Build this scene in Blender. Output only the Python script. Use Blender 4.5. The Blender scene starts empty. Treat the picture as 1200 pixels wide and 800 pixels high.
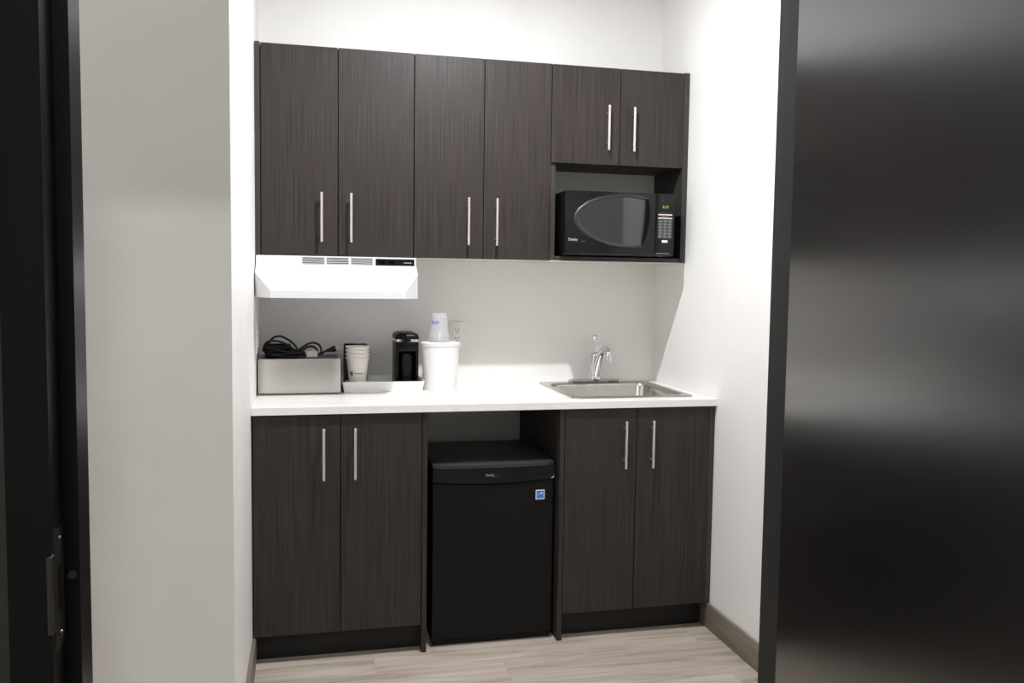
import bpy, bmesh, math, random
from mathutils import Vector, Matrix
random.seed(7)
scene = bpy.context.scene
COL = scene.collection

# ------------------------------------------------------------------ materials
def s2l(c):
    return tuple(((v / 255) / 12.92 if v / 255 <= .04045 else ((v / 255 + .055) / 1.055) ** 2.4) for v in c)

def base_mat(name, rgb, rough=.5, metal=0., spec=.5, linear=False):
    m = bpy.data.materials.new(name); m.use_nodes = True
    b = m.node_tree.nodes['Principled BSDF']
    c = rgb if linear else s2l(rgb)
    b.inputs['Base Color'].default_value = (*c, 1)
    b.inputs['Roughness'].default_value = rough
    b.inputs['Metallic'].default_value = metal
    b.inputs['Specular IOR Level'].default_value = spec
    return m

def nd(m, t, **kw):
    n = m.node_tree.nodes.new(t)
    for k, v in kw.items():
        setattr(n, k, v)
    return n

def noise_mat(name, c1, c2, rough=.5, metal=0., scale=(20, 20, 20), detail=4., lo=.35, hi=.65, spec=.5, bump=0., rand=False, rough2=None):
    """Principled whose base colour wanders between two colours with stretched noise."""
    m = base_mat(name, c1, rough, metal, spec)
    L = m.node_tree.links; b = m.node_tree.nodes['Principled BSDF']
    tc = nd(m, 'ShaderNodeTexCoord'); mp = nd(m, 'ShaderNodeMapping')
    mp.inputs['Scale'].default_value = scale
    L.new(tc.outputs['Object'], mp.inputs['Vector'])
    if rand:
        oi = nd(m, 'ShaderNodeObjectInfo'); cx = nd(m, 'ShaderNodeCombineXYZ'); mu = nd(m, 'ShaderNodeMath', operation='MULTIPLY')
        mu.inputs[1].default_value = 37.
        L.new(oi.outputs['Random'], mu.inputs[0])
        for i in range(3):
            L.new(mu.outputs[0], cx.inputs[i])
        L.new(cx.outputs[0], mp.inputs['Location'])
    no = nd(m, 'ShaderNodeTexNoise'); no.inputs['Scale'].default_value = 1.; no.inputs['Detail'].default_value = detail
    L.new(mp.outputs[0], no.inputs['Vector'])
    rp = nd(m, 'ShaderNodeValToRGB')
    rp.color_ramp.elements[0].position = lo; rp.color_ramp.elements[0].color = (*s2l(c1), 1)
    rp.color_ramp.elements[1].position = hi; rp.color_ramp.elements[1].color = (*s2l(c2), 1)
    L.new(no.outputs['Fac'], rp.inputs[0]); L.new(rp.outputs[0], b.inputs['Base Color'])
    if bump:
        bp = nd(m, 'ShaderNodeBump'); bp.inputs['Strength'].default_value = bump; bp.inputs['Distance'].default_value = .001
        L.new(no.outputs['Fac'], bp.inputs['Height']); L.new(bp.outputs[0], b.inputs['Normal'])
    if rough2 is not None:
        mr = nd(m, 'ShaderNodeMapRange'); mr.inputs['To Min'].default_value = rough; mr.inputs['To Max'].default_value = rough2
        L.new(no.outputs['Fac'], mr.inputs['Value']); L.new(mr.outputs[0], b.inputs['Roughness'])
    return m

M = {}
M['wall'] = noise_mat('white_wall_paint', (235, 233, 230), (239, 237, 234), .55, scale=(3, 3, 3), spec=.35)
M['ceiling'] = base_mat('ceiling_white', (228, 228, 226), .8)
M['charcoal'] = base_mat('charcoal_wall_paint', (48, 49, 44), .7)
M['wood'] = noise_mat('dark_oak_laminate', (36, 31, 29), (64, 57, 54), .46, scale=(230, 230, 3.2), detail=6., lo=.28, hi=.74, spec=.27, rand=True)
M['carcass'] = noise_mat('dark_laminate_edge', (52, 50, 47), (64, 61, 57), .5, scale=(120, 120, 2), spec=.35)
M['toe'] = noise_mat('black_toe_kick_laminate', (24, 23, 22), (30, 29, 28), .5, scale=(120, 120, 2), spec=.3)
M['grey_panel'] = base_mat('grey_melamine_back', (205, 206, 198), .6)
M['nickel'] = noise_mat('brushed_nickel', (232, 222, 212), (240, 232, 224), .34, 1., scale=(300, 300, 20))
M['quartz'] = noise_mat('white_quartz', (237, 234, 231), (217, 213, 209), .22, scale=(4, 13, 8), detail=9., lo=.52, hi=.78)
M['hood'] = base_mat('white_enamel', (226, 226, 228), .3)
M['slot'] = base_mat('dark_slot', (52, 52, 52), .6)
M['black'] = noise_mat('black_plastic', (9, 9, 9), (12, 12, 12), .36, scale=(60, 60, 60), spec=.2)
M['gloss'] = base_mat('gloss_black_plastic', (8, 8, 9), .12, spec=.3)
M['fridge'] = noise_mat('textured_black_steel', (13, 13, 13), (16, 16, 16), .42, scale=(400, 400, 400), bump=.3, spec=.2)
M['fridge_top'] = base_mat('black_top_highlight_grey', (46, 46, 47), .4)  # black top lightened to grey in place of its front edge highlight
M['steel'] = noise_mat('brushed_stainless', (206, 202, 197), (210, 206, 201), .33, 1., scale=(6, 6, 300), detail=2.)
M['sinksteel'] = noise_mat('satin_stainless', (178, 174, 168), (190, 186, 180), .22, 1., scale=(200, 8, 200), detail=2.)
M['chrome'] = base_mat('chrome', (222, 222, 224), .06, 1.)
M['dark_hole'] = base_mat('dark_opening', (6, 6, 6), .7, spec=.1)
M['rubber'] = base_mat('black_rubber', (14, 14, 14), .5)
M['paper'] = base_mat('white_paper', (232, 226, 218), .6)
M['white'] = base_mat('white_plastic', (238, 236, 233), .35)
M['outlet'] = base_mat('outlet_white', (238, 235, 230), .4)
M['greyink'] = base_mat('grey_ink', (120, 118, 116), .5)
M['silverink'] = base_mat('silver_print', (165, 165, 165), .4)
M['dimink'] = base_mat('dim_grey_print', (74, 74, 75), .4)
M['whiteink'] = base_mat('white_print', (225, 225, 222), .4)
M['redink'] = base_mat('red_print', (150, 90, 84), .5)
M['key'] = base_mat('grey_keys', (118, 120, 118), .4)
M['keypad'] = base_mat('keypad_membrane', (62, 64, 63), .35)
M['blueink'] = base_mat('blue_print', (52, 122, 214), .4)
M['purpleink'] = base_mat('purple_print', (150, 143, 208), .5)
M['mwglass'] = base_mat('smoked_window', (34, 34, 34), .06, spec=.9)
M['mwblack'] = base_mat('microwave_black', (18, 18, 18), .22, spec=.3)
M['black_paint'] = base_mat('black_painted_steel', (13, 12, 12), .25, spec=.55)
M['frame_paint'] = base_mat('black_frame_paint', (9, 9, 9), .33, spec=.3)
M['strike'] = base_mat('dark_steel', (95, 92, 90), .35, 1.)
M['boxtop'] = base_mat('dark_grey_sheet', (42, 41, 40), .4)
M['dispenser'] = base_mat('dark_acrylic', (18, 24, 20), .15)

def plastic_clear():
    m = base_mat('clear_plastic', (244, 244, 244), .12)
    b = m.node_tree.nodes['Principled BSDF']
    b.inputs['IOR'].default_value = 1.2
    tr = nd(m, 'ShaderNodeBsdfTransparent'); tr.inputs[0].default_value = (.97, .97, .98, 1)
    mx = nd(m, 'ShaderNodeMixShader'); mx.inputs[0].default_value = .20
    L = m.node_tree.links; out = m.node_tree.nodes['Material Output']
    L.new(tr.outputs[0], mx.inputs[1]); L.new(b.outputs[0], mx.inputs[2]); L.new(mx.outputs[0], out.inputs['Surface'])
    return m
M['clear'] = plastic_clear()

def led_mat():
    m = base_mat('green_display_digits', (40, 60, 10), .4)
    b = m.node_tree.nodes['Principled BSDF']
    b.inputs['Emission Color'].default_value = (*s2l((170, 215, 60)), 1); b.inputs['Emission Strength'].default_value = .8
    return m
M['led'] = led_mat()

def floor_mat():
    m = base_mat('vinyl_plank', (170, 158, 146), .45, spec=.4)
    L = m.node_tree.links; b = m.node_tree.nodes['Principled BSDF']
    tc = nd(m, 'ShaderNodeTexCoord')
    br = nd(m, 'ShaderNodeTexBrick')
    br.offset = .37; br.inputs['Scale'].default_value = 1.; br.inputs['Brick Width'].default_value = 1.22; br.inputs['Row Height'].default_value = .18
    br.inputs['Mortar Size'].default_value = .0012; br.inputs['Mortar Smooth'].default_value = .2
    br.inputs['Color1'].default_value = (.25, .25, .25, 1); br.inputs['Color2'].default_value = (.8, .8, .8, 1); br.inputs['Mortar'].default_value = (.0, .0, .0, 1)
    mpb = nd(m, 'ShaderNodeMapping'); mpb.inputs['Location'].default_value = (.35, .05, 0)
    L.new(tc.outputs['Object'], mpb.inputs[0]); L.new(mpb.outputs[0], br.inputs['Vector'])
    sep = nd(m, 'ShaderNodeSeparateColor'); L.new(br.outputs['Color'], sep.inputs[0])
    mp = nd(m, 'ShaderNodeMapping'); mp.inputs['Scale'].default_value = (2.0, 26, 1)
    L.new(tc.outputs['Object'], mp.inputs[0])
    cx = nd(m, 'ShaderNodeCombineXYZ'); mu = nd(m, 'ShaderNodeMath', operation='MULTIPLY'); mu.inputs[1].default_value = 23.
    L.new(sep.outputs[0], mu.inputs[0]); L.new(mu.outputs[0], cx.inputs[0]); L.new(mu.outputs[0], cx.inputs[2])
    L.new(cx.outputs[0], mp.inputs['Location'])
    no = nd(m, 'ShaderNodeTexNoise'); no.inputs['Scale'].default_value = 1.; no.inputs['Detail'].default_value = 7.; no.inputs['Roughness'].default_value = .6; no.inputs['Distortion'].default_value = .8
    L.new(mp.outputs[0], no.inputs['Vector'])
    rp = nd(m, 'ShaderNodeValToRGB')
    e = rp.color_ramp.elements
    e[0].position = .25; e[0].color = (*s2l((138, 122, 109)), 1)
    e[1].position = .72; e[1].color = (*s2l((196, 186, 175)), 1)
    k = e.new(.48); k.color = (*s2l((176, 163, 150)), 1)
    L.new(no.outputs['Fac'], rp.inputs[0])
    mr = nd(m, 'ShaderNodeMapRange'); mr.inputs['From Min'].default_value = 0.; mr.inputs['From Max'].default_value = .8
    mr.inputs['To Min'].default_value = .62; mr.inputs['To Max'].default_value = 1.04
    mr2 = nd(m, 'ShaderNodeMapRange'); mr2.inputs['From Min'].default_value = .25; mr2.inputs['From Max'].default_value = .8
    mr2.inputs['To Min'].default_value = .9; mr2.inputs['To Max'].default_value = 1.05; mr2.clamp = False
    L.new(sep.outputs[0], mr2.inputs[0])
    mx = nd(m, 'ShaderNodeMix', data_type='RGBA', blend_type='MULTIPLY'); mx.inputs[0].default_value = 1.
    L.new(rp.outputs[0], mx.inputs[6]); L.new(mr2.outputs[0], mx.inputs[7]); L.new(mx.outputs[2], b.inputs['Base Color'])
    return m
M['floor'] = floor_mat()
M['baseboard'] = noise_mat('wood_vinyl_base', (112, 103, 92), (132, 122, 110), .5, scale=(40, 3, 40), detail=5.)

# ------------------------------------------------------------------ mesh helpers
def new_bm():
    return bmesh.new()

def add_box(bm, x0, x1, y0, y1, z0, z1, bev=0., seg=2):
    r = bmesh.ops.create_cube(bm, size=1)
    vs = r['verts']
    for v in vs:
        v.co = Vector(((x0 + x1) / 2 + v.co.x * (x1 - x0), (y0 + y1) / 2 + v.co.y * (y1 - y0), (z0 + z1) / 2 + v.co.z * (z1 - z0)))
    if bev > 0:
        es = list({e for v in vs for e in v.link_edges})
        bmesh.ops.bevel(bm, geom=es, offset=bev, segments=seg, profile=.5, affect='EDGES')

def add_tube(bm, pts, r, n=12, cap=True):
    """Sweep a circle along points; r is a number or a list of radii."""
    pts = [Vector(p) for p in pts]
    rs = r if isinstance(r, (list, tuple)) else [r] * len(pts)
    rings = []; up = None
    for i, p in enumerate(pts):
        if i == 0: t = pts[1] - p
        elif i == len(pts) - 1: t = p - pts[i - 1]
        else: t = (pts[i + 1] - p).normalized() + (p - pts[i - 1]).normalized()
        t.normalize()
        if up is None:
            up = Vector((0, 0, 1)) if abs(t.z) < .9 else Vector((0, 1, 0))
        a = (up - t * up.dot(t)).normalized(); up = a; b = t.cross(a)
        rings.append([bm.verts.new(p + (a * math.cos(2 * math.pi * k / n) + b * math.sin(2 * math.pi * k / n)) * rs[i]) for k in range(n)])
    for i in range(len(rings) - 1):
        for k in range(n):
            bm.faces.new((rings[i][k], rings[i][(k + 1) % n], rings[i + 1][(k + 1) % n], rings[i + 1][k]))
    if cap:
        bm.faces.new(list(reversed(rings[0]))); bm.faces.new(rings[-1])

def add_lathe(bm, prof, n=40, c=(0, 0, 0)):
    """prof: list of (radius, z); r==0 closes to a point."""
    rings = []
    for r, z in prof:
        if r <= 1e-6:
            rings.append([bm.verts.new((c[0], c[1], c[2] + z))])
        else:
            rings.append([bm.verts.new((c[0] + r * math.cos(2 * math.pi * k / n), c[1] + r * math.sin(2 * math.pi * k / n), c[2] + z)) for k in range(n)])
    for a, b in zip(rings, rings[1:]):
        for k in range(n):
            k2 = (k + 1) % n
            if len(a) == 1 and len(b) == 1: continue
            if len(a) == 1: bm.faces.new((a[0], b[k2], b[k]))
            elif len(b) == 1: bm.faces.new((a[k], a[k2], b[0]))
            else: bm.faces.new((a[k], a[k2], b[k2], b[k]))

def add_prism_xz(bm, poly, y0, y1):
    """Extrude a polygon given in (x, z) from y0 (front) to y1."""
    f = [bm.verts.new((x, y0, z)) for x, z in poly]; b = [bm.verts.new((x, y1, z)) for x, z in poly]
    n = len(poly)
    bm.faces.new(f); bm.faces.new(list(reversed(b)))
    for i in range(n):
        j = (i + 1) % n
        bm.faces.new((f[i], b[i], b[j], f[j]))

def rounded_rect(x0, x1, y0, y1, r, n=8):
    out = []
    for cx, cy, a0 in ((x1 - r, y1 - r, 0), (x0 + r, y1 - r, 90), (x0 + r, y0 + r, 180), (x1 - r, y0 + r, 270)):
        for k in range(n + 1):
            a = math.radians(a0 + 90 * k / n); out.append((cx + r * math.cos(a), cy + r * math.sin(a)))
    return out

def loft(bm, loops, cap_first=False, cap_last=False):
    rings = [[bm.verts.new(p) for p in lp] for lp in loops]
    n = len(rings[0])
    for a, b in zip(rings, rings[1:]):
        for k in range(n):
            bm.faces.new((a[k], a[(k + 1) % n], b[(k + 1) % n], b[k]))
    if cap_first: bm.faces.new(list(reversed(rings[0])))
    if cap_last: bm.faces.new(rings[-1])

def obj(name, bm, mat, parent=None, loc=(0, 0, 0), smooth=None):
    """Link ONE mesh object; vertices are in world coordinates and are shifted to the object's own origin."""
    o_w = Vector(loc)
    if parent is not None:
        o_w = WORLD[parent.name]
    bmesh.ops.translate(bm, verts=bm.verts, vec=-o_w)
    bmesh.ops.recalc_face_normals(bm, faces=bm.faces)
    me = bpy.data.meshes.new(name); bm.to_mesh(me); bm.free()
    me.materials.append(mat)
    if smooth is not None:
        for p in me.polygons: p.use_smooth = True
        me.set_sharp_from_angle(angle=math.radians(smooth))
    o = bpy.data.objects.new(name, me); COL.objects.link(o)
    if parent is not None:
        o.parent = parent; o.location = (0, 0, 0)
    else:
        o.location = o_w
    WORLD[o.name] = o_w
    return o

WORLD = {}
def thing(name, label, cat, loc, group=None):
    o = bpy.data.objects.new(name, None); COL.objects.link(o)
    o.location = loc; o.empty_display_size = .05
    o['label'] = label; o['category'] = cat; o['kind'] = 'thing'
    if group: o['group'] = group
    WORLD[o.name] = Vector(loc)
    return o

def tag(o, label, cat, group=None):
    o['label'] = label; o['category'] = cat; o['kind'] = 'thing'
    if group: o['group'] = group
    return o

def struct(o, label, cat):
    o['kind'] = 'structure'; o['label'] = label; o['category'] = cat
    return o

def text_mesh(name, body, size, loc, mat, parent, ext=.0004, shear=0., bold=False, align='CENTER'):
    cu = bpy.data.curves.new(name, 'FONT'); cu.body = body; cu.size = size; cu.extrude = ext; cu.shear = shear
    cu.align_x = align; cu.align_y = 'CENTER'
    if bold: cu.offset = size * .02
    t = bpy.data.objects.new(name + '_tmp', cu); COL.objects.link(t)
    dg = bpy.context.evaluated_depsgraph_get(); dg.update()
    me = bpy.data.meshes.new_from_object(t.evaluated_get(dg))
    bpy.data.objects.remove(t)
    me.transform(Matrix.Translation(Vector(loc) - WORLD[parent.name]) @ Matrix.Rotation(math.radians(90), 4, 'X'))
    me.materials.clear(); me.materials.append(mat)
    o = bpy.data.objects.new(name, me); COL.objects.link(o); o.parent = parent
    WORLD[o.name] = WORLD[parent.name]
    return o

# ------------------------------------------------------------------ the setting
W = 1.740          # alcove width
YG = -1.345        # plane of the grey-lit wall left of the alcove
YD0, YS, YD1 = -2.697, -2.648, -2.600   # door frame: face, stop, far edge
XL, XR = -0.059, 0.824                  # clear opening between the stops
CH = 2.76          # ceiling height

def wall_box(name, m, *b, label, cat='wall', extra=()):
    bm = new_bm(); add_box(bm, *b)
    for e in extra: add_box(bm, *e)
    return struct(obj(name, bm, m), label, cat)

wall_box('floor', M['floor'], -1.7, 3.2, -6.1, .12, -.1, 0, label='light grey brown wood plank floor', cat='floor')
wall_box('ceiling', M['ceiling'], -1.7, 3.2, -6.1, .12, CH, CH + .1, label='white ceiling above the alcove and hallway', cat='ceiling')
wall_box('wall_back', M['wall'], 0, W, 0, .12, 0, CH, label='white back wall behind the cabinets and the sink')
wall_box('wall_left', M['wall'], -1.6, 0, YG, .12, 0, CH, label='white wall on the left with a corner beside the cabinets')
wall_box('wall_right', M['wall'], W, 3.1, -1.215, .12, 0, CH, label='bright white wall to the right of the sink')
wall_box('wall_entry', M['wall'], -1.7, -1.6, YD1 - .005, .12, 0, CH, label='white side wall beyond the doorway', extra=((3.1, 3.2, YD1 - .005, .12, 0, CH),))
xa, xb = XL - .016 - .022, XR + .016 + .022
wall_box('wall_front', M['wall'], -1.7, xa, -2.648, -2.606, 0, CH, label='white inner side of the wall around the doorway',
         extra=((xb, 3.2, -2.648, -2.606, 0, CH), (xa, xb, -2.648, -2.606, 2.16, CH)))
wall_box('wall_front_hall', M['charcoal'], -1.7, xa, -2.690, -2.648, 0, CH, label='dark hall side of the wall around the doorway',
         extra=((xb, 3.2, -2.690, -2.648, 0, CH), (xa, xb, -2.690, -2.648, 2.16, CH)))
wall_box('wall_hall', M['wall'], -1.7, -1.6, -6.1, -2.69, 0, CH, label='hall wall on the left of the doorway',
         extra=((3.1, 3.2, -6.1, -2.69, 0, CH), (-1.7, 3.2, -6.2, -6.1, 0, CH)))

def baseboard(name, label, boxes):
    bm = new_bm()
    for b in boxes: add_box(bm, *b, bev=.003)
    return struct(obj(name, bm, M['baseboard'], smooth=40), label, 'baseboard')
baseboard('baseboard_right', 'brown grey baseboard along the right wall', [(W - .013, W - .0005, -1.215, -.565, .0005, .1)])
baseboard('baseboard_left', 'brown grey baseboard along the left alcove wall', [(.0005, .012, YG, -.565, .0005, .1), (-1.59, .0, YG - .012, YG - .0005, .0005, .1)])

# hollow metal door frame: face, rabbet, stop and soffit on both jambs and the head
def jamb_profile(sgn, xs):
    """closed polygon (x, y) of one jamb; xs is the stop face, sgn points away from the opening"""
    xr = xs + sgn * .016; xf = xs + sgn * .059
    return [(xs, YS), (xs, YD1), (xf, YD1), (xf, YD1 - .004), (xr + sgn * .018, YD1 - .004), (xr + sgn * .018, YD0 + .006), (xf, YD0 + .006), (xf, YD0), (xr, YD0), (xr, YS)]
fr = thing('trim_1', 'black painted steel door frame around the doorway', 'door frame', ((XL + XR) / 2, -2.65, 0)); fr['kind'] = 'structure'
for s, xs in ((-1, XL), (1, XR)):
    bm = new_bm(); pr = jamb_profile(s, xs)
    loft(bm, [[(x, y, 0.0) for x, y in pr], [(x, y, 2.13) for x, y in pr]], True, True)
    obj('jamb', bm, M['frame_paint'], fr)
bm = new_bm()
add_box(bm, XL - .016, XR + .016, YD0, YS, 2.116, 2.16); add_box(bm, XL, XR, YS, YD1, 2.10, 2.16)
obj('head', bm, M['frame_paint'], fr)
# strike plate on the left rabbet: plate with a latch hole, a curled lip and two screws
xk = XL - .016
bm = new_bm()
add_box(bm, xk - .0005, xk + .0016, -2.690, -2.682, .948, 1.082); add_box(bm, xk - .0005, xk + .0016, -2.662, -2.655, .948, 1.082)
add_box(bm, xk - .0005, xk + .0016, -2.682, -2.662, .948, .990); add_box(bm, xk - .0005, xk + .0016, -2.682, -2.662, 1.040, 1.082)
add_box(bm, xk - .004, xk + .0016, -2.703, -2.690, .972, 1.058, .0015)
sp = obj('strike_plate', bm, M['strike'], fr); sp['label'] = 'dark metal strike plate'
for z in (.962, 1.068):
    bm = new_bm()
    add_tube(bm, [(xk + .001, -2.672, z), (xk + .0034, -2.672, z)], [.0048, .0036], 16)
    obj('screw', bm, M['strike'], sp)
bm = new_bm(); add_tube(bm, [(-.0665, YS + .002, 1.02), (-.0665, YS - .004, 1.02)], [.0055, .0045], 16)
obj('silencer', bm, M['boxtop'], fr)

# the open door leaf: hinged on the right jamb, swung towards the camera
A = math.radians(21)
bm = new_bm(); add_box(bm, 0, .905, 0, .044, .012, 2.105, .0015)
dr = struct(obj('door_1', bm, M['black_paint']), 'black satin door standing open on the right', 'door')
dr.location = (.7905, -2.702, 0); dr.rotation_euler = (0, 0, math.atan2(-math.cos(A), -math.sin(A)))
for z in (.28, 1.06, 1.84):
    bm = new_bm()
    add_tube(bm, [(-.004, .050, z - .05), (-.004, .050, z + .05)], .007, 12)
    h = obj('hinge', bm, M['strike']); h.parent = dr

# ------------------------------------------------------------------ cabinets
def handle(parent, x, yfront, z0, z1):
    bm = new_bm(); ya = yfront - .030
    add_tube(bm, [(x, ya, z0), (x, ya, z0 + .001), (x, ya, z1 - .001), (x, ya, z1)], [.0042, .0052, .0052, .0042], 16)
    for z in (z0 + .03, z1 - .03):
        add_tube(bm, [(x, ya, z), (x, yfront + .0005, z)], .0042, 12)
    o = obj('handle', bm, M['nickel'], parent, smooth=40); o['label'] = 'brushed nickel bar handle'
    return o

def door(parent, x0, x1, z0, z1, yf, hx, hz0, hz1):
    bm = new_bm(); add_box(bm, x0 + .0014, x1 - .0014, yf, yf + .018, z0, z1, .0012, 1)
    d = obj('door', bm, M['wood'], parent)
    handle(d, hx, yf, hz0, hz1)
    return d

UF = -.3114; ZB, ZT = 1.4485, 2.2305
def carcass(parent, x0, x1, y0, z0, z1, t=.017, top=True, bottom=True, yb=-.0015, mat=None):
    bm = new_bm()
    add_box(bm, x0, x0 + t, y0, yb, z0, z1); add_box(bm, x1 - t, x1, y0, yb, z0, z1)
    if bottom: add_box(bm, x0 + t, x1 - t, y0, yb, z0, z0 + t)
    if top: add_box(bm, x0 + t, x1 - t, y0, yb, z1 - t, z1)
    add_box(bm, x0 + t, x1 - t, yb - .008, yb, z0 + t, z1 - t)
    return obj('carcass', bm, mat or M['carcass'], parent)

G = 'wall cabinets above the counter'
u1 = thing('wall_cabinet', 'dark wood wall cabinet above the white range hood', 'cabinet', (.298, -.155, ZB), G)
carcass(u1, .022, .5935, UF + .0195, ZB + .0025, ZT)
bm = new_bm(); add_box(bm, .002, .0195, UF - .001, -.0015, ZB, ZT + .003)
obj('filler_panel', bm, M['carcass'], u1)
door(u1, .021, .3050, ZB, ZT, UF, .2435, 1.501, 1.687)
door(u1, .3050, .5945, ZB, ZT, UF, .3533, 1.501, 1.687)
u2 = thing('wall_cabinet', 'dark wood wall cabinet between the one over the hood and the one holding the microwave', 'cabinet', (.87, -.155, ZB), G)
carcass(u2, .5955, 1.1445, UF + .0195, ZB + .0025, ZT)
door(u2, .5945, .8705, ZB, ZT, UF, .8073, 1.501, 1.687)
door(u2, .8705, 1.1460, ZB, ZT, UF, .9211, 1.501, 1.687)
u3 = thing('wall_cabinet', 'dark wood wall cabinet with two short doors over an open microwave niche', 'cabinet', (1.44, -.155, ZB), G)
ZN = 1.845
bm = new_bm()   # sides run the full height, the niche is open in front
add_box(bm, 1.1465, 1.1690, UF + .012, -.0015, ZB, ZT); add_box(bm, 1.7155, 1.7380, UF - .001, -.0015, ZB, ZT + .002)
add_box(bm, 1.1690, 1.7155, UF + .0195, -.0015, ZT - .017, ZT); add_box(bm, 1.1690, 1.7155, UF + .0195, -.0015, ZN, ZN + .017)
obj('carcass', bm, M['carcass'], u3)
bm = new_bm(); add_box(bm, 1.1690, 1.7155, UF + .003, -.0015, ZB, ZB + .018, .001, 1)
obj('shelf', bm, M['carcass'], u3)
bm = new_bm(); add_box(bm, 1.1690, 1.7155, -.012, -.0015, ZB + .018, ZN)
o = obj('back_panel', bm, M['grey_panel'], u3); o['label'] = 'plain grey back panel'
door(u3, 1.1460, 1.4365, ZN - .004, ZT, UF, 1.3798, 1.8965, 2.0765)
door(u3, 1.4365, 1.7165, ZN - .004, ZT, UF, 1.4888, 1.8955, 2.0745)

M['melamine'] = base_mat('white_melamine', (222, 218, 212), .5)
for u, x0, x1 in ((u1, .022, .5935), (u2, .5955, 1.1445), (u3, 1.1475, 1.7370)):
    bm = new_bm(); add_box(bm, x0, x1, UF + (.0195 if u is not u3 else .004), -.0015, ZB - (.0003 if u is not u3 else .0022), ZB + (.0024 if u is not u3 else -.0001))
    o = obj('bottom_panel', bm, M['melamine'], u); o['label'] = 'white melamine underside'
BF = -.6306; BB, BT = .1035, .8870
def base_cabinet(label, cx, x0, x1, split, dx0, dx1, gx0, fx, hx):
    r = thing('base_cabinet', label, 'cabinet', (cx, -.3, 0), 'base cabinets under the counter')
    carcass(r, x0, x1, BF + .0195, BB, .8885, top=False)
    door(r, dx0, split, BB, BT, BF, hx[0], .6575, .8395)
    door(r, split, dx1, BB, BT, BF, hx[1], .6575, .8395)
    bm = new_bm(); add_box(bm, min(x0, fx[0]) if fx else x0, x1, -.574, -.560, .0005, BB - .001)
    obj('toe_kick', bm, M['toe'], r)
    bm = new_bm(); add_box(bm, gx0, gx0 + .018, BF - .002, -.0015, .0005, .8885, .0008, 1)
    obj('end_panel', bm, M['wood'], r)
    if fx:
        bm = new_bm(); add_box(bm, fx[0], fx[1], BF + .004, BF + .022, BB, .8885)
        obj('filler_panel', bm, M['carcass'], r)
    return r
base_cabinet('dark wood base cabinet left of the black mini fridge', .3, .003, .592, .3027, .004, .5915, .5925, None, (.2448, .3530))
base_cabinet('dark wood base cabinet under the sink, right of the mini fridge', 1.42, 1.1265, 1.716, 1.4139, 1.1268, 1.7150, 1.1082, (1.716, 1.7385), (1.3613, 1.4710))

# ------------------------------------------------------------------ countertop with a hole for the sink
SX0, SX1, SY0, SY1 = 1.180, 1.684, -.560, -.032     # sink rim
HX0, HX1, HY0, HY1 = SX0 + .014, SX1 - .014, SY0 + .014, SY1 - .014
bm = new_bm()
cx0, cx1, cy0, cy1, cz0, cz1 = .0012, W - .0012, -.643, -.0012, .8892, .915
xs = [cx0, HX0, HX1, cx1]; ys = [cy0, HY0, HY1, cy1]
gt = [[bm.verts.new((x, y, cz1)) for y in ys] for x in xs]; gb = [[bm.verts.new((x, y, cz0)) for y in ys] for x in xs]
for i in range(3):
    for j in range(3):
        if i == 1 and j == 1: continue
        bm.faces.new((gt[i][j], gt[i + 1][j], gt[i + 1][j + 1], gt[i][j + 1])); bm.faces.new((gb[i][j], gb[i][j + 1], gb[i + 1][j + 1], gb[i + 1][j]))
def wallq(a, b, c, d): bm.faces.new((gt[a][b], gb[a][b], gb[c][d], gt[c][d]))
for i in range(3):
    wallq(i, 0, i + 1, 0); wallq(i, 3, i + 1, 3); wallq(0, i, 0, i + 1); wallq(3, i, 3, i + 1)
wallq(1, 1, 2, 1); wallq(1, 2, 2, 2); wallq(1, 1, 1, 2); wallq(2, 1, 2, 2)
tag(obj('countertop', bm, M['quartz'], loc=(.87, -.32, .8892)), 'white quartz countertop with faint veins over the base cabinets', 'countertop')

# ------------------------------------------------------------------ sink and faucet
sk = thing('sink', 'stainless steel drop-in sink in the white countertop', 'sink', ((SX0 + SX1) / 2, (SY0 + SY1) / 2, .915))
bm = new_bm()
def rr(x0, x1, y0, y1, r, z): return [(x, y, z) for x, y in rounded_rect(x0, x1, y0, y1, r)]
bx0, bx1, by0, by1 = SX0 + .028, SX1 - .028, SY0 + .038, SY1 - .072
zt = .9155
loops = [rr(SX0 + .016, SX1 - .016, SY0 + .016, SY1 - .016, .02, zt - .010), rr(SX0 + .016, SX1 - .016, SY0 + .016, SY1 - .016, .02, zt + .0002), rr(SX0, SX1, SY0, SY1, .028, zt), rr(SX0 + .001, SX1 - .001, SY0 + .001, SY1 - .001, .028, zt + .0035), rr(SX0 + .006, SX1 - .006, SY0 + .006, SY1 - .006, .028, zt + .0055),
         rr(bx0 - .008, bx1 + .008, by0 - .008, by1 + .008, .055, zt + .0045), rr(bx0 - .002, bx1 + .002, by0 - .002, by1 + .002, .052, zt + .001),
         rr(bx0 + .002, bx1 - .002, by0 + .002, by1 - .002, .05, zt - .008), rr(bx0 + .012, bx1 - .012, by0 + .012, by1 - .012, .048, .80),
         rr(bx0 + .022, bx1 - .022, by0 + .022, by1 - .022, .045, .776), rr(bx0 + .05, bx1 - .05, by0 + .05, by1 - .05, .03, .768)]
loft(bm, loops, False, True)
obj('basin', bm, M['sinksteel'], sk, smooth=50)
bm = new_bm(); dcx, dcy = (bx0 + bx1) / 2, (by0 + by1) / 2
add_lathe(bm, [(.0, .7695), (.028, .7695), (.044, .772), (.044, .7685)], 32, (dcx, dcy, 0))
obj('drain', bm, M['chrome'], sk, smooth=40)

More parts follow.
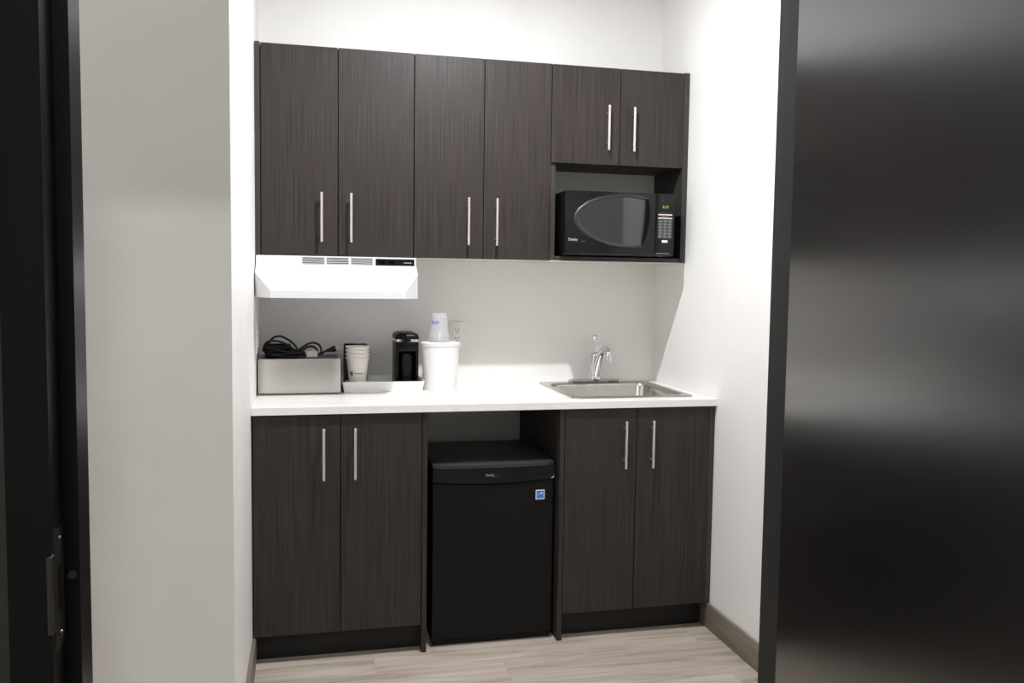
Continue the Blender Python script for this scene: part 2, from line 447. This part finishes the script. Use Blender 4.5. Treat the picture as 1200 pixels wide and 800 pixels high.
fx, fy = 1.432, -.070
fz = .9212
fa = thing('faucet', 'chrome single lever faucet at the back of the sink', 'faucet', (fx, fy, fz))
bm = new_bm()
loft(bm, [[(x, y, fz) for x, y in rounded_rect(fx - .125, fx + .125, fy - .027, fy + .027, .0265)],
          [(x, y, fz + .008) for x, y in rounded_rect(fx - .125, fx + .125, fy - .027, fy + .027, .0265)],
          [(x, y, fz + .014) for x, y in rounded_rect(fx - .117, fx + .117, fy - .020, fy + .020, .0195)]], True, True)
obj('base_plate', bm, M['chrome'], fa, smooth=40)
bm = new_bm()
add_lathe(bm, [(.027, .012), (.027, .02), (.0235, .03), (.022, .06), (.0205, .10), (.0195, .118), (.017, .128), (.009, .134), (0, .135)], 32, (fx, fy, fz))
obj('body', bm, M['chrome'], fa, smooth=40)
bm = new_bm()
add_tube(bm, [(fx, fy, fz + .128), (fx, fy + .003, fz + .150), (fx, fy + .006, fz + .172), (fx, fy + .009, fz + .190), (fx, fy + .010, fz + .200), (fx, fy + .0105, fz + .206)],
         [.008, .0055, .0060, .0105, .0130, .0085], 20)
obj('lever', bm, M['chrome'], fa, smooth=50)
bm = new_bm()
sp_pts = [(0, -.012, .03), (0, -.036, .075), (0, -.064, .118), (0, -.094, .146), (0, -.122, .158), (0, -.146, .157), (0, -.162, .149), (0, -.171, .137), (0, -.175, .127)]
add_tube(bm, [(fx, fy + b, fz + c) for a, b, c in sp_pts], [.016, .0155, .0145, .0135, .013, .013, .0128, .0126, .0125], 20)
obj('spout', bm, M['chrome'], fa, smooth=50)
bm = new_bm(); add_tube(bm, [(fx, fy - .1748, fz + .1285), (fx, fy - .1785, fz + .107)], [.0140, .0136], 20)
obj('aerator', bm, M['chrome'], fa, smooth=40)

# ------------------------------------------------------------------ range hood
hd = thing('range_hood', 'white range hood under the left wall cabinet', 'range hood', (.302, -.25, 1.29))
hx0, hx1 = .004, .601; hzt, hzs, hzl, hzb = 1.4465, 1.4155, 1.3165, 1.2905
yT, yF = -.334, -.500; cy_ = -.395; cxw = .058
zc = hzs + (hzl - hzs) * ((cy_ - (yT - .006)) / (yF - (yT - .006)))
P = {}
bm = new_bm()
V = lambda *c: bm.verts.new(c)
a0, a1 = V(hx0, yT, hzt), V(hx1, yT, hzt); b0, b1 = V(hx0, yT, hzs), V(hx1, yT, hzs)
s0, s1 = V(hx0, cy_, zc), V(hx1, cy_, zc)
c0, c1 = V(hx0 + cxw, yF, hzl), V(hx1 - cxw, yF, hzl)
d0, d1 = V(hx0 + cxw, yF, hzb), V(hx1 - cxw, yF, hzb)
e0, e1 = V(hx0, cy_, hzb), V(hx1, cy_, hzb)
k0, k1, m0, m1 = V(hx0, -.002, hzt), V(hx1, -.002, hzt), V(hx0, -.002, hzb), V(hx1, -.002, hzb)
for f in ((a0, a1, b1, b0), (b0, b1, s1, c1, c0, s0), (c0, c1, d1, d0), (s0, c0, d0, e0), (c1, s1, e1, d1), (k0, k1, a1, a0), (k0, a0, b0, s0, e0, m0), (a1, k1, m1, e1, s1, b1), (k1, k0, m0, m1), (m0, e0, d0, d1, e1, m1)):
    bm.faces.new(f)
bmesh.ops.recalc_face_normals(bm, faces=bm.faces)
bot = [f for f in bm.faces if len(f.verts) == 6 and abs(f.calc_center_median().z - hzb) < 1e-4]
r = bmesh.ops.inset_region(bm, faces=bot, thickness=.022)
bmesh.ops.translate(bm, verts=list({v for f in bot for v in f.verts}), vec=(0, 0, .03))
obj('canopy', bm, M['hood'], hd)
for x0, x1 in ((.1715, .2535), (.2615, .3435), (.3525, .4345)):
    bm = new_bm()
    for k in range(5):
        z = 1.4395 - k * .0062
        add_box(bm, x0, x1, yT - .0012, yT + .001, z - .0017, z + .0017, .0007, 1)
    o = obj('vent', bm, M['slot'], hd); o['label'] = 'dark louvred vent slots'
bm = new_bm(); add_box(bm, .4455, .5945, yT - .0025, yT + .001, 1.4115, 1.4405, .0008, 1)
cp = obj('control_panel', bm, M['mwblack'], hd); cp['label'] = 'black switch panel'
for x in (.470, .505):
    bm = new_bm(); add_box(bm, x - .012, x + .012, yT - .0048, yT - .002, 1.4195, 1.4325, .001, 1)
    obj('switch', bm, M['gloss'], cp)
bm = new_bm(); add_box(bm, .553, .5745, yT - .003, yT - .002, 1.4250, 1.4278); add_tube(bm, [(.580, yT - .002, 1.4263), (.580, yT - .0031, 1.4263)], .003, 14)
obj('badge', bm, M['silverink'], cp)

# ------------------------------------------------------------------ microwave
ZS = ZB + .018
mw = thing('microwave', 'black microwave in the open cabinet niche', 'microwave', (1.452, -.16, ZS))
yM = -.300
bm = new_bm(); add_box(bm, 1.2135, 1.6915, yM + .024, .050, ZS + .010, 1.7355, .003); 
for x in (1.24, 1.665):
    for y in (-.20, .02):
        add_tube(bm, [(x, y, ZS + .0048), (x, y, ZS + .012)], .012, 14)
obj('housing', bm, M['black'], mw, smooth=40)
bm = new_bm(); add_box(bm, 1.2115, 1.6080, yM, yM + .0235, ZS + .012, 1.7365, .004, 2)
md = obj('door', bm, M['mwblack'], mw, smooth=40)
win = [(1.5657, 1.7112), (1.517, 1.7205), (1.4644, 1.7217), (1.4086, 1.7172), (1.3559, 1.7074), (1.3132, 1.6903), (1.2793, 1.6652), (1.2629, 1.6436), (1.2596, 1.6244), (1.2655, 1.6038), (1.2809, 1.5809), (1.3123, 1.5564), (1.3533, 1.5375), (1.4018, 1.5225), (1.457, 1.5143), (1.5033, 1.5125), (1.5475, 1.5181)]
ctr = Vector((1.43, 1.62))
def inset(poly, k): return [tuple(ctr + (Vector(p) - ctr) * k) for p in poly]
bm = new_bm(); add_prism_xz(bm, inset(win, .93), yM - .0010, yM + .004)
o = obj('window', bm, M['mwglass'], md); o['label'] = 'smoked oval window'
bm = new_bm()
outer = inset(win, 1.07); ring = []
lp = [[(x, yM + .002, z) for x, z in outer], [(x, yM - .0045, z) for x, z in inset(win, 1.035)], [(x, yM - .0045, z) for x, z in inset(win, .985)], [(x, yM - .001, z) for x, z in inset(win, .93)]]
loft(bm, lp); obj('window_rim', bm, M['boxtop'], md, smooth=60)
cres = [(1.5600, 1.7125), (1.5721, 1.7115), (1.5800, 1.6694), (1.5784, 1.6163), (1.5665, 1.5629), (1.5476, 1.5170), (1.5430, 1.5190), (1.5510, 1.5700), (1.5560, 1.6200), (1.5590, 1.6700)]
bm = new_bm(); add_prism_xz(bm, cres, yM - .0052, yM + .002)
obj('handle', bm, M['dark_hole'], md)
text_mesh('wordmark', 'Danby', .0150, (1.2480, yM - .0002, 1.5372), M['silverink'], md, bold=True)
bm = new_bm(); add_box(bm, 1.2800, 1.3010, yM - .0004, yM, 1.5300, 1.5325)
obj('model_print', bm, M['dimink'], md)
bm = new_bm(); add_box(bm, 1.6095, 1.6925, yM, yM + .0235, ZS + .012, 1.7365, .004, 2)
mp_ = obj('control_panel', bm, M['mwblack'], mw, smooth=40)
bm = new_bm(); add_box(bm, 1.6180, 1.6840, yM - .0005, yM + .001, 1.6660, 1.6960)
obj('display', bm, M['gloss'], mp_)
text_mesh('digits', '1:11', .0175, (1.6490, yM - .0007, 1.6810), M['led'], mp_, shear=.25, bold=True)
bm = new_bm()
for k in range(4): add_box(bm, 1.6200 + k * .0155, 1.6310 + k * .0155, yM - .0006, yM, 1.6560, 1.6575)
obj('icon_row', bm, M['dimink'], mp_)
for z in (1.6490, 1.6355):
    bm = new_bm(); add_box(bm, 1.6185, 1.6810, yM - .0008, yM, z - .0022, z + .0022)
    obj('print_bar', bm, M['whiteink'], mp_)
bm = new_bm(); add_box(bm, 1.6330, 1.6665, yM - .0007, yM, 1.6412, 1.6432)
obj('red_print', bm, M['redink'], mp_)
bm = new_bm(); add_box(bm, 1.6185, 1.6810, yM - .0005, yM + .001, 1.5510, 1.6290)
obj('keypad', bm, M['keypad'], mp_)
for i in range(3):
    for j in range(6):
        x = 1.6290 + i * .0205; z = 1.6225 - j * .0128
        bm = new_bm(); loft(bm, [[(x + .0068 * math.cos(t * math.pi / 8), yM, z + .0040 * math.sin(t * math.pi / 8)) for t in range(16)], [(x + .0062 * math.cos(t * math.pi / 8), yM - .0012, z + .0035 * math.sin(t * math.pi / 8)) for t in range(16)]], True, True)
        obj('button', bm, M['key'], mp_)
bm = new_bm(); add_box(bm, 1.6370, 1.6630, yM - .0012, yM, 1.5330, 1.5435, .0005, 1)
o = obj('button', bm, M['whiteink'], mp_); o['label'] = 'white start button'
bm = new_bm(); add_box(bm, 1.6120, 1.6720, yM - .0006, yM + .002, 1.4870, 1.4888)
obj('trim_strip', bm, M['silverink'], mp_)

# the oven is deeper than the cabinet: 47 cm wide and standing out 8 cm in front of the doors
def resize(o):
    if o.type == 'MESH':
        w0 = WORLD['microwave']
        for v in o.data.vertices:
            p = v.co + w0
            v.co = Vector((1.1851 + (p.x - 1.2115) * .974, p.y - .087, 1.4739 + (p.z - 1.4785) * .974)) - w0
    for c in o.children: resize(c)
bpy.context.view_layer.update()
resize(mw)

# ------------------------------------------------------------------ mini fridge
fg = thing('mini_fridge', 'black mini fridge standing between the two base cabinets', 'fridge', (.865, -.35, 0))
FX0, FX1, FY, FZ = .634, 1.096, -.600, .690
bm = new_bm(); add_box(bm, FX0 + .003, FX1 - .003, FY + .055, -.170, .018, FZ - .006, .004)
obj('cabinet', bm, M['black'], fg, smooth=40)
bm = new_bm()
loft(bm, [[(x, y, z) for x, y in [(FX0, -.165), (FX0, FY + .002)] + [(FX0 + (FX1 - FX0) * t / 12, FY - .012 * math.sin(math.pi * t / 12) - .012) for t in range(1, 12)] + [(FX1, FY + .002), (FX1, -.165)]] for z in (FZ - .016, FZ - .004)] +
     [[(x, y, FZ) for x, y in [(FX0 + .006, -.170), (FX0 + .006, FY + .006)] + [(FX0 + .006 + (FX1 - FX0 - .012) * t / 12, FY - .012 * math.sin(math.pi * t / 12) - .006) for t in range(1, 12)] + [(FX1 - .006, FY + .006), (FX1 - .006, -.170)]]], True, True)
obj('top', bm, M['fridge_top'], fg, smooth=40)
# door with a glossy band over a curved lower edge
zc_ = lambda t: .6205 - .0125 * math.sin(math.pi * t)
NB = 20
bm = new_bm()
poly = [(FX0, .030), (FX1, .030)] + [(FX1 - (FX1 - FX0) * k / NB, zc_(1 - k / NB) - .0022) for k in range(NB + 1)]
add_prism_xz(bm, poly, FY, FY + .05)
fd = obj('door', bm, M['fridge'], fg)
md_ = fd.modifiers.new('bevel', 'BEVEL'); md_.width = .004; md_.segments = 3; md_.limit_method = 'ANGLE'
bm = new_bm()
poly = [(FX0 + (FX1 - FX0) * k / NB, zc_(k / NB) + .0015) for k in range(NB + 1)] + [(FX1, FZ - .018), (FX0, FZ - .018)]
add_prism_xz(bm, poly, FY - .004, FY + .048)
fb = obj('handle_band', bm, M['gloss'], fd); fb['label'] = 'glossy black handle band'
text_mesh('wordmark', 'Danby', .0128, (.8485, FY - .0046, .6425), M['silverink'], fb, bold=True)
bm = new_bm()
sw = [(.852 + .042 * t / 10, FY - .0045, .6330 + .009 * (t / 10) ** 2) for t in range(11)]
add_tube(bm, sw, [.0004 + .0007 * math.sin(math.pi * t / 10) for t in range(11)], 8); obj('swoosh', bm, M['dimink'], fb)
bm = new_bm()
add_tube(bm, [(FX1 - .013 + .0115 * math.sin(t * math.pi / 12), FY - .006, .6320 - .0085 * math.cos(t * math.pi / 12)) for t in range(8)], .0016, 8)
o = obj('hinge_cap', bm, M['nickel'], fd, smooth=40); o['label'] = 'shiny metal hinge cap'
bm = new_bm(); add_box(bm, 1.0255, 1.0605, FY - .0008, FY + .001, .5420, .5785)
st = obj('sticker', bm, M['whiteink'], fd); st['label'] = 'small square blue and white efficiency sticker'
bm = new_bm(); add_box(bm, 1.0290, 1.0570, FY - .0013, FY, .5460, .5750); obj('sticker_field', bm, M['blueink'], st)
bm = new_bm()
add_tube(bm, [(1.0330 + .020 * t / 8, FY - .0014, .5570 + .0050 * math.sin(math.pi * t / 8) + .004 * t / 8) for t in range(9)], .0007, 8)
star = []
for k in range(10):
    rad = .0048 if k % 2 == 0 else .0020; a = math.pi / 2 + k * math.pi / 5
    star.append((1.0480 + rad * math.cos(a), .5670 + rad * math.sin(a)))
add_prism_xz(bm, star, FY - .0017, FY - .0010)
obj('sticker_mark', bm, M['whiteink'], st)
for x in (FX0 + .04, FX1 - .04):
    for y in (FY + .09, -.22):
        bm = new_bm(); add_tube(bm, [(x, y, .0003), (x, y, .02)], [.018, .015], 16); obj('foot', bm, M['rubber'], fg)
bm = new_bm(); add_box(bm, FX0 + .004, FX1 - .004, FY + .012, FY + .05, .006, .027, .003); obj('kick_strip', bm, M['black'], fg)

# ------------------------------------------------------------------ counter items, left to right
ZC = .9152
bx = thing('metal_box', 'stainless steel fronted box with black top in the left counter corner', 'box', (.160, -.16, ZC))
bm = new_bm(); add_box(bm, .008, .312, -.279, -.020, ZC + .004, 1.0475, .002)
obj('housing', bm, M['boxtop'], bx)
bm = new_bm()
fp = []
for t in range(25):
    x = .005 + .310 * t / 24; d = min(t, 24 - t) / 2.5
    fp.append((x, -.292 + .006 * math.exp(-d * 1.1)))
loft(bm, [[(x, y, z) for x, y in fp] + [(x, -.2785, z) for x, y in reversed(fp)] for z in (.9195, 1.0500)] , True, True)
o = obj('front_panel', bm, M['steel'], bx, smooth=60); o['label'] = 'plain brushed stainless front'
bm = new_bm(); add_box(bm, .006, .314, -.293, -.276, 1.0500, 1.0525, .0008, 1); obj('edge_strip', bm, M['steel'], bx)
for x in (.03, .29):
    for y in (-.26, -.04):
        bm = new_bm(); add_tube(bm, [(x, y, ZC + .0001), (x, y, ZC + .006)], .011, 14); obj('foot', bm, M['rubber'], bx)

# cord bundle lying on the box
pc = thing('power_cord', 'coiled black power cord with plug and white tag on the metal box', 'cord', (.14, -.17, 1.048))
ZX = 1.0482
bm = new_bm(); rr_ = .0042; pts = []
random.seed(3)
for k in range(9):     # long flat winding of the bundle
    lay, row = divmod(k, 3)
    z = ZX + rr_ + .0085 * (lay + .15 * row); y0 = -.205 + .030 * row + random.uniform(-.004, .004)
    xa, xb = .030 + random.uniform(-.008, .008), .170 + random.uniform(-.012, .012)
    for t in range(16):
        a = 2 * math.pi * t / 16
        pts.append((((xa + xb) / 2 + (xb - xa) / 2 * math.cos(a)), y0 + .016 * math.sin(a), z + .004 * math.sin(a * 2 + k) + .010 * max(0, -math.cos(a)) * lay * .6 + .004))
def cat(P, n=5):
    out = []
    P = [Vector(p) for p in P]
    for i in range(len(P) - 1):
        p0, p1, p2, p3 = P[max(i - 1, 0)], P[i], P[i + 1], P[min(i + 2, len(P) - 1)]
        for k in range(n):
            t = k / n
            out.append(.5 * ((2 * p1) + (p2 - p0) * t + (2 * p0 - 5 * p1 + 4 * p2 - p3) * t * t + (3 * p1 - p0 - 3 * p2 + p3) * t ** 3))
    out.append(P[-1]); return out
add_tube(bm, cat(pts, 3), rr_, 8)
# loops that stand up out of the bundle
add_tube(bm, cat([(.040, -.19, 1.072), (.038, -.185, 1.098), (.055, -.18, 1.124), (.082, -.178, 1.133), (.110, -.18, 1.122), (.135, -.185, 1.104), (.150, -.19, 1.085)]), rr_, 8)
add_tube(bm, cat([(.020, -.20, 1.075), (.028, -.20, 1.103), (.050, -.198, 1.116), (.085, -.196, 1.112), (.115, -.20, 1.098), (.14, -.205, 1.08)]), rr_, 8)
add_tube(bm, cat([(.150, -.18, 1.074), (.178, -.176, 1.094), (.205, -.172, 1.106), (.232, -.174, 1.100), (.243, -.178, 1.080), (.236, -.182, 1.062), (.215, -.186, 1.055), (.19, -.19, 1.056), (.165, -.195, 1.062)]), rr_, 8)
add_tube(bm, cat([(.165, -.20, 1.070), (.190, -.198, 1.092), (.216, -.196, 1.090), (.228, -.198, 1.072), (.22, -.20, 1.058)]), rr_, 8)
add_tube(bm, cat([(.170, -.17, 1.056), (.215, -.165, 1.054), (.240, -.17, 1.062), (.258, -.175, 1.072), (.272, -.176, 1.077)]), rr_, 8)
obj('cord', bm, M['rubber'], pc, smooth=60)
bm = new_bm()     # moulded block in the winding
add_box(bm, .022, .128, -.200, -.150, 1.062, 1.104, .012, 4)
obj('adapter', bm, M['black'], pc, smooth=50)
bm = new_bm()
add_tube(bm, [(.264, -.176, 1.0740), (.280, -.1765, 1.0785), (.284, -.1767, 1.0795), (.300, -.177, 1.0840)], [.006, .0085, .0115, .0125], 14)
pg = obj('plug', bm, M['rubber'], pc, smooth=40)
for dy in (-.006, .006):
    bm = new_bm(); add_box(bm, .2985, .315, -.1772 + dy - .001, -.1772 + dy + .001, 1.0835, 1.0895); obj('prong', bm, M['nickel'], pg)
bm = new_bm(); add_box(bm, .186, .228, -.214, -.2125, 1.0530, 1.0770)
o = obj('tag', bm, M['paper'], pc); o['label'] = 'white paper tag'

# white tray
tr = new_bm()
def rect(x0, x1, y0, y1, z, r=.006): return [(x, y, z) for x, y in rounded_rect(x0, x1, y0, y1, r, 3)]
TX0, TX1, TY0, TY1 = .3290, .6400, -.258, -.035
loft(tr, [rect(TX0, TX1, TY0, TY1, ZC + .0002), rect(TX0 - .0085, TX1 + .0085, TY0 - .0085, TY1 + .0085, .9570), rect(TX0 - .0050, TX1 + .0050, TY0 - .0050, TY1 + .0050, .9570), rect(TX0 + .004, TX1 - .004, TY0 + .004, TY1 - .004, ZC + .005)], True, True)
tag(obj('tray', tr, M['white'], loc=(.485, -.145, ZC)), 'white shallow tray with flared sides holding the coffee things', 'tray')
ZTR = ZC + .0054

# black sachet holder at the back of the tray
sh = thing('sachet_holder', 'black holder standing behind the white paper cups', 'holder', (.378, -.085, ZTR))
bm = new_bm(); hx0_, hx1_, hy0_, hy1_, hz_ = .334, .429, -.118, -.050, 1.094
t = .003
add_box(bm, hx0_, hx1_, hy0_, hy1_, ZTR, ZTR + t); add_box(bm, hx0_, hx0_ + t, hy0_, hy1_, ZTR + t, hz_); add_box(bm, hx1_ - t, hx1_, hy0_, hy1_, ZTR + t, hz_)
add_box(bm, hx0_ + t, hx1_ - t, hy1_ - t, hy1_, ZTR + t, hz_); add_box(bm, hx0_ + t, hx1_ - t, hy0_, hy0_ + t, ZTR + t, hz_ - .006); add_box(bm, .3775, .3805, hy0_ + t, hy1_ - t, ZTR + t, hz_ - .002)
obj('case', bm, M['dispenser'], sh)
for k in range(3):
    bm = new_bm(); y = -.106 + k * .016
    add_box(bm, .384, .424, y, y + .006, ZTR + .01, hz_ + .003 - .003 * k, .001, 1)
    s = obj('sachet', bm, M['boxtop'] if k != 1 else M['dimink'], bpy.data.objects['sachet_holder']) if False else obj('sachet', bm, M['boxtop'] if k != 1 else M['dimink'])
    tag(s, 'dark sachet standing in the black holder behind the paper cups', 'sachet', 'dark sachets in the black holder')

# white pad and paper cups
bm = new_bm(); pad = rounded_rect(.338, .447, -.238, -.140, .01, 4)
loft(bm, [[(x, y, z) for x, y in pad] for z in (ZTR + .0002, ZTR + .030)], True, True)
tag(obj('napkin_stack', bm, M['paper'], loc=(.392, -.19, ZTR)), 'white flat pad under the stack of paper cups', 'napkins')
ZP = ZTR + .0306
def paper_cup_mesh():
    bm = new_bm(); h = .098
    add_lathe(bm, [(0, .006), (.0315, .006), (.0325, .0), (.0345, .0), (.0445, h - .0045), (.0460, h - .0060), (.0480, h - .0045), (.0484, h - .0015), (.0470, h), (.0446, h - .0005), (.0438, h - .004), (.0335, .008), (0, .008)], 40)
    return bm
cup_labels = ['white paper coffee cup with a small grey emblem, lowest of the stack', 'white paper coffee cup directly on top of the lowest cup of the stack', 'white paper coffee cup just under the topmost cup of the stack', 'white paper coffee cup, topmost of the stack on the tray']
cup0 = None; CXc, CYc = .3850, -.190
for k in range(4):
    loc = (CXc, CYc, ZP + k * .0150)
    if cup0 is None:
        cup0 = obj('paper_cup', paper_cup_mesh(), M['paper'], smooth=50); c = cup0
    else:
        c = cup0.copy(); COL.objects.link(c)
    c.location = loc; tag(c, cup_labels[k], 'cup', 'paper cups stacked on the tray')
def cup_patch(a0, a1, z0, z1, r0=.0346, slope=.0100 / .094, n=6):
    """thin print following the cup's wall (angles in degrees, heights above the cup base)"""
    bm = new_bm(); f = []; b = []
    for k in range(n + 1):
        a = math.radians(a0 + (a1 - a0) * k / n)
        for z in (z0, z1):
            r = r0 + slope * z + .0003
            f.append(bm.verts.new((CXc + r * math.cos(a), CYc + r * math.sin(a), ZP + z)))
            b.append(bm.verts.new((CXc + (r - .0006) * math.cos(a), CYc + (r - .0006) * math.sin(a), ZP + z)))
    for k in range(n):
        i = 2 * k
        bm.faces.new((f[i], f[i + 2], f[i + 3], f[i + 1])); bm.faces.new((b[i], b[i + 1], b[i + 3], b[i + 2]))
        bm.faces.new((f[i], b[i], b[i + 2], f[i + 2])); bm.faces.new((f[i + 1], f[i + 3], b[i + 3], b[i + 1]))
    bm.faces.new((f[0], f[1], b[1], b[0])); bm.faces.new((f[-2], b[-2], b[-1], f[-1]))
    return bm
WORLD['paper_cup'] = Vector((CXc, CYc, ZP))
e1 = obj('emblem', cup_patch(219, 240, .027, .043), M['greyink'], cup0); e1['label'] = 'small grey square emblem'
e2 = obj('lettering', cup_patch(249, 302, .033, .0365), M['greyink'], cup0)

# coffee maker
cm = thing('coffee_maker', 'slim black coffee maker with a chrome band beside the white bucket', 'coffee maker', (.586, -.13, ZTR))
KX0, KX1, KY0, KY1 = .5350, .6310, -.212, -.050
bm = new_bm()
def crr(z, i=0., r=.018): return [(x, y, z) for x, y in rounded_rect(KX0 + i, KX1 - i, KY0 + i, KY1 - i, r, 5)]
add_box(bm, KX0, KX1, KY0 + .002, KY1, ZTR + .0002, ZTR + .022, .005)         # foot
add_box(bm, KX0 + .002, KX1 - .002, -.135, KY1, ZTR + .02, 1.112, .006)      # rear tower
add_box(bm, KX0 + .0015, KX0 + .014, KY0 + .004, -.10, ZTR + .02, 1.112, .004); add_box(bm, KX1 - .014, KX1 - .0015, KY0 + .004, -.10, ZTR + .02, 1.112, .004)
add_box(bm, KX0 + .006, KX1 - .006, KY0 + .003, -.08, 1.072, 1.112, .004)     # brew head
obj('body', bm, M['black'], cm, smooth=40)
bm = new_bm(); add_tube(bm, [((KX0 + KX1) / 2, -.168, 1.075), ((KX0 + KX1) / 2, -.168, 1.066)], [.016, .012], 20); obj('nozzle', bm, M['gloss'], cm)
bm = new_bm()
mcx, mcy = (KX0 + KX1) / 2, KY0 + .040
add_lathe(bm, [(0, 0), (.031, 0), (.0325, .003), (.0335, .105), (.0325, .112), (.028, .114), (0, .115)], 32, (mcx, mcy, ZTR + .0222))
obj('travel_mug', bm, M['gloss'], cm, smooth=40)
bm = new_bm(); add_box(bm, mcx - .0165, mcx + .0125, KY0 - .001, KY0 + .012, ZTR + .035, 1.062, .004)
obj('mug_handle', bm, M['black'], cm, smooth=40)
bm = new_bm(); loft(bm, [crr(1.111, .001), crr(1.1215, .001)], True, True); o = obj('band', bm, M['chrome'], cm, smooth=40); o['label'] = 'chrome band'
bm = new_bm(); add_box(bm, .571, .597, KY0 - .0006, KY0 + .004, 1.1115, 1.1212); obj('button', bm, M['gloss'], cm)
bm = new_bm(); loft(bm, [crr(1.1216), crr(1.134, .000), crr(1.143, .006), crr(1.148, .018, .014)], True, True); obj('lid', bm, M['black'], cm, smooth=50)

# white bucket with lid
bk = thing('ice_bucket', 'white round ice bucket with lid right of the coffee maker', 'bucket', (.7200, -.195, ZC))
BXc, BYc = .7200, -.195; BZ0, BZ1 = ZC + .0002, 1.104
bm = new_bm()
add_lathe(bm, [(0, .001), (.062, .001), (.0665, 0), (.0675, .004), (.0785, BZ1 - BZ0 - .008), (.0815, BZ1 - BZ0 - .006), (.0815, BZ1 - BZ0), (.0775, BZ1 - BZ0), (.0755, BZ1 - BZ0 - .01), (.064, .006), (0, .006)], 56, (BXc, BYc, BZ0))
obj('body', bm, M['white'], bk, smooth=50)
bm = new_bm(); add_lathe(bm, [(0, .0002), (.0805, .0002), (.0822, .0012), (.0815, .004), (.072, .0062), (0, .0065)], 56, (BXc, BYc, BZ1))
obj('lid', bm, M['white'], bk, smooth=50)

# upside down clear cups on the lid
ZL = BZ1 + .0069
def clear_cup_mesh():
    bm = new_bm(); h = .098
    add_lathe(bm, [(.0445, .0015), (.0450, .0), (.0462, .0012), (.0450, .005), (.0435, .006), (.0318, h - .003), (.0300, h), (0, h - .001), (0, h - .0025), (.0288, h - .0035), (.0307, h - .006), (.0425, .005)], 40)
    return bm
pl = ['upside-down clear plastic cup with a purple print, topmost on the white bucket', 'upside-down clear plastic cup in the middle of the stack on the bucket lid', 'upside-down clear plastic cup resting directly on the bucket lid']
for k in range(3):
    loc = (.7140, -.195, ZL + (2 - k) * .0100)
    if k == 0:
        pc0 = obj('plastic_cup', clear_cup_mesh(), M['clear'], smooth=50); c = pc0
    else:
        c = pc0.copy(); COL.objects.link(c)
    c.location = loc; tag(c, pl[k], 'cup', 'clear cups stacked upside-down on the bucket')
WORLD['plastic_cup'] = Vector((.7140, -.195, ZL + .0200))
CXc, CYc, ZP = .7140, -.195, ZL + .0200
pp = obj('printed_band', cup_patch(208, 262, .056, .066, r0=.0442, slope=-.0117 / .089, n=10), M['purpleink'], pc0); pp['label'] = 'purple blue printed band'

# wall plates
ol = thing('wall_outlet', 'white wall outlet behind the bucket on the back wall', 'outlet', (.8205, -.001, 1.1265))
ox, oz = .8205, 1.1265
bm = new_bm(); add_box(bm, ox - .035, ox + .035, -.0062, -.0008, oz - .0575, oz + .0575, .002, 2); obj('plate', bm, M['outlet'], ol, smooth=40)
bm = new_bm(); add_box(bm, ox - .0165, ox + .0165, -.0082, -.006, oz - .0335, oz + .0335, .001, 1); rc = obj('receptacle', bm, M['outlet'], ol)
for dz in (-.018, .018):
    bm = new_bm()
    add_box(bm, ox - .0078, ox - .0052, -.0085, -.008, oz + dz + .001, oz + dz + .009); add_box(bm, ox + .0052, ox + .0078, -.0085, -.008, oz + dz + .001, oz + dz + .009)
    add_tube(bm, [(ox, -.0079, oz + dz - .0065), (ox, -.0085, oz + dz - .0065)], .0026, 12)
    obj('slot', bm, M['dark_hole'], rc)
sw_ = thing('switch_plate', 'white plate on the left wall above the metal box', 'wall plate', (.001, -.33, 1.134))
bm = new_bm(); add_box(bm, .0008, .0065, -.366, -.294, 1.0765, 1.1915, .002, 2); obj('plate', bm, M['outlet'], sw_, smooth=40)
bm = new_bm(); add_box(bm, .006, .0095, -.3465, -.3135, 1.1005, 1.1675, .001, 1); obj('rocker', bm, M['outlet'], sw_)

# ------------------------------------------------------------------ light
def area(name, loc, size, power, color=(1, 1, 1), rot=(0, 0, 0), spread=180):
    l = bpy.data.lights.new(name, 'AREA'); l.shape = 'DISK'; l.size = size; l.energy = power; l.color = color; l.spread = math.radians(spread)
    o = bpy.data.objects.new(name, l); COL.objects.link(o); o.location = loc; o.rotation_euler = rot
    return o
area('alcove_downlight', (.80, -1.195, CH - .012), .05, 42, (.965, .985, 1.02))
area('entry_fill', (-.7, -2.0, CH - .012), .16, 2, (.96, 1, .99))  # unseen fill lamp, added to brighten the wall left of the alcove
area('hall_light', (.25, -4.2, CH - .012), .22, 29, (.90, 1, .985))
w = bpy.data.worlds.new('dark'); scene.world = w; w.use_nodes = True
w.node_tree.nodes['Background'].inputs[0].default_value = (.02, .02, .02, 1)

# ------------------------------------------------------------------ camera
cam = bpy.data.cameras.new('camera'); co = bpy.data.objects.new('camera', cam); COL.objects.link(co)
cam.sensor_width = 36; cam.lens = 1009.11 / 1200 * 36; cam.clip_start = .02
R = Vector((.97326, -.2293, .01347)); U = Vector((.00262, .06971, .99756)); F = Vector((.22968, .97086, -.06845))
mt = Matrix((R, U, -F)).transposed().to_4x4(); mt.translation = (.1946, -3.6916, 1.3571)
co.matrix_world = mt
scene.camera = co
scene.view_settings.view_transform = 'Standard'; scene.view_settings.look = 'None'
scene.view_settings.gamma = 1; scene.view_settings.exposure = .13; scene.view_settings.use_curve_mapping = False
scene.cycles.max_bounces = 10; scene.cycles.diffuse_bounces = 6; scene.cycles.sample_clamp_indirect = 4
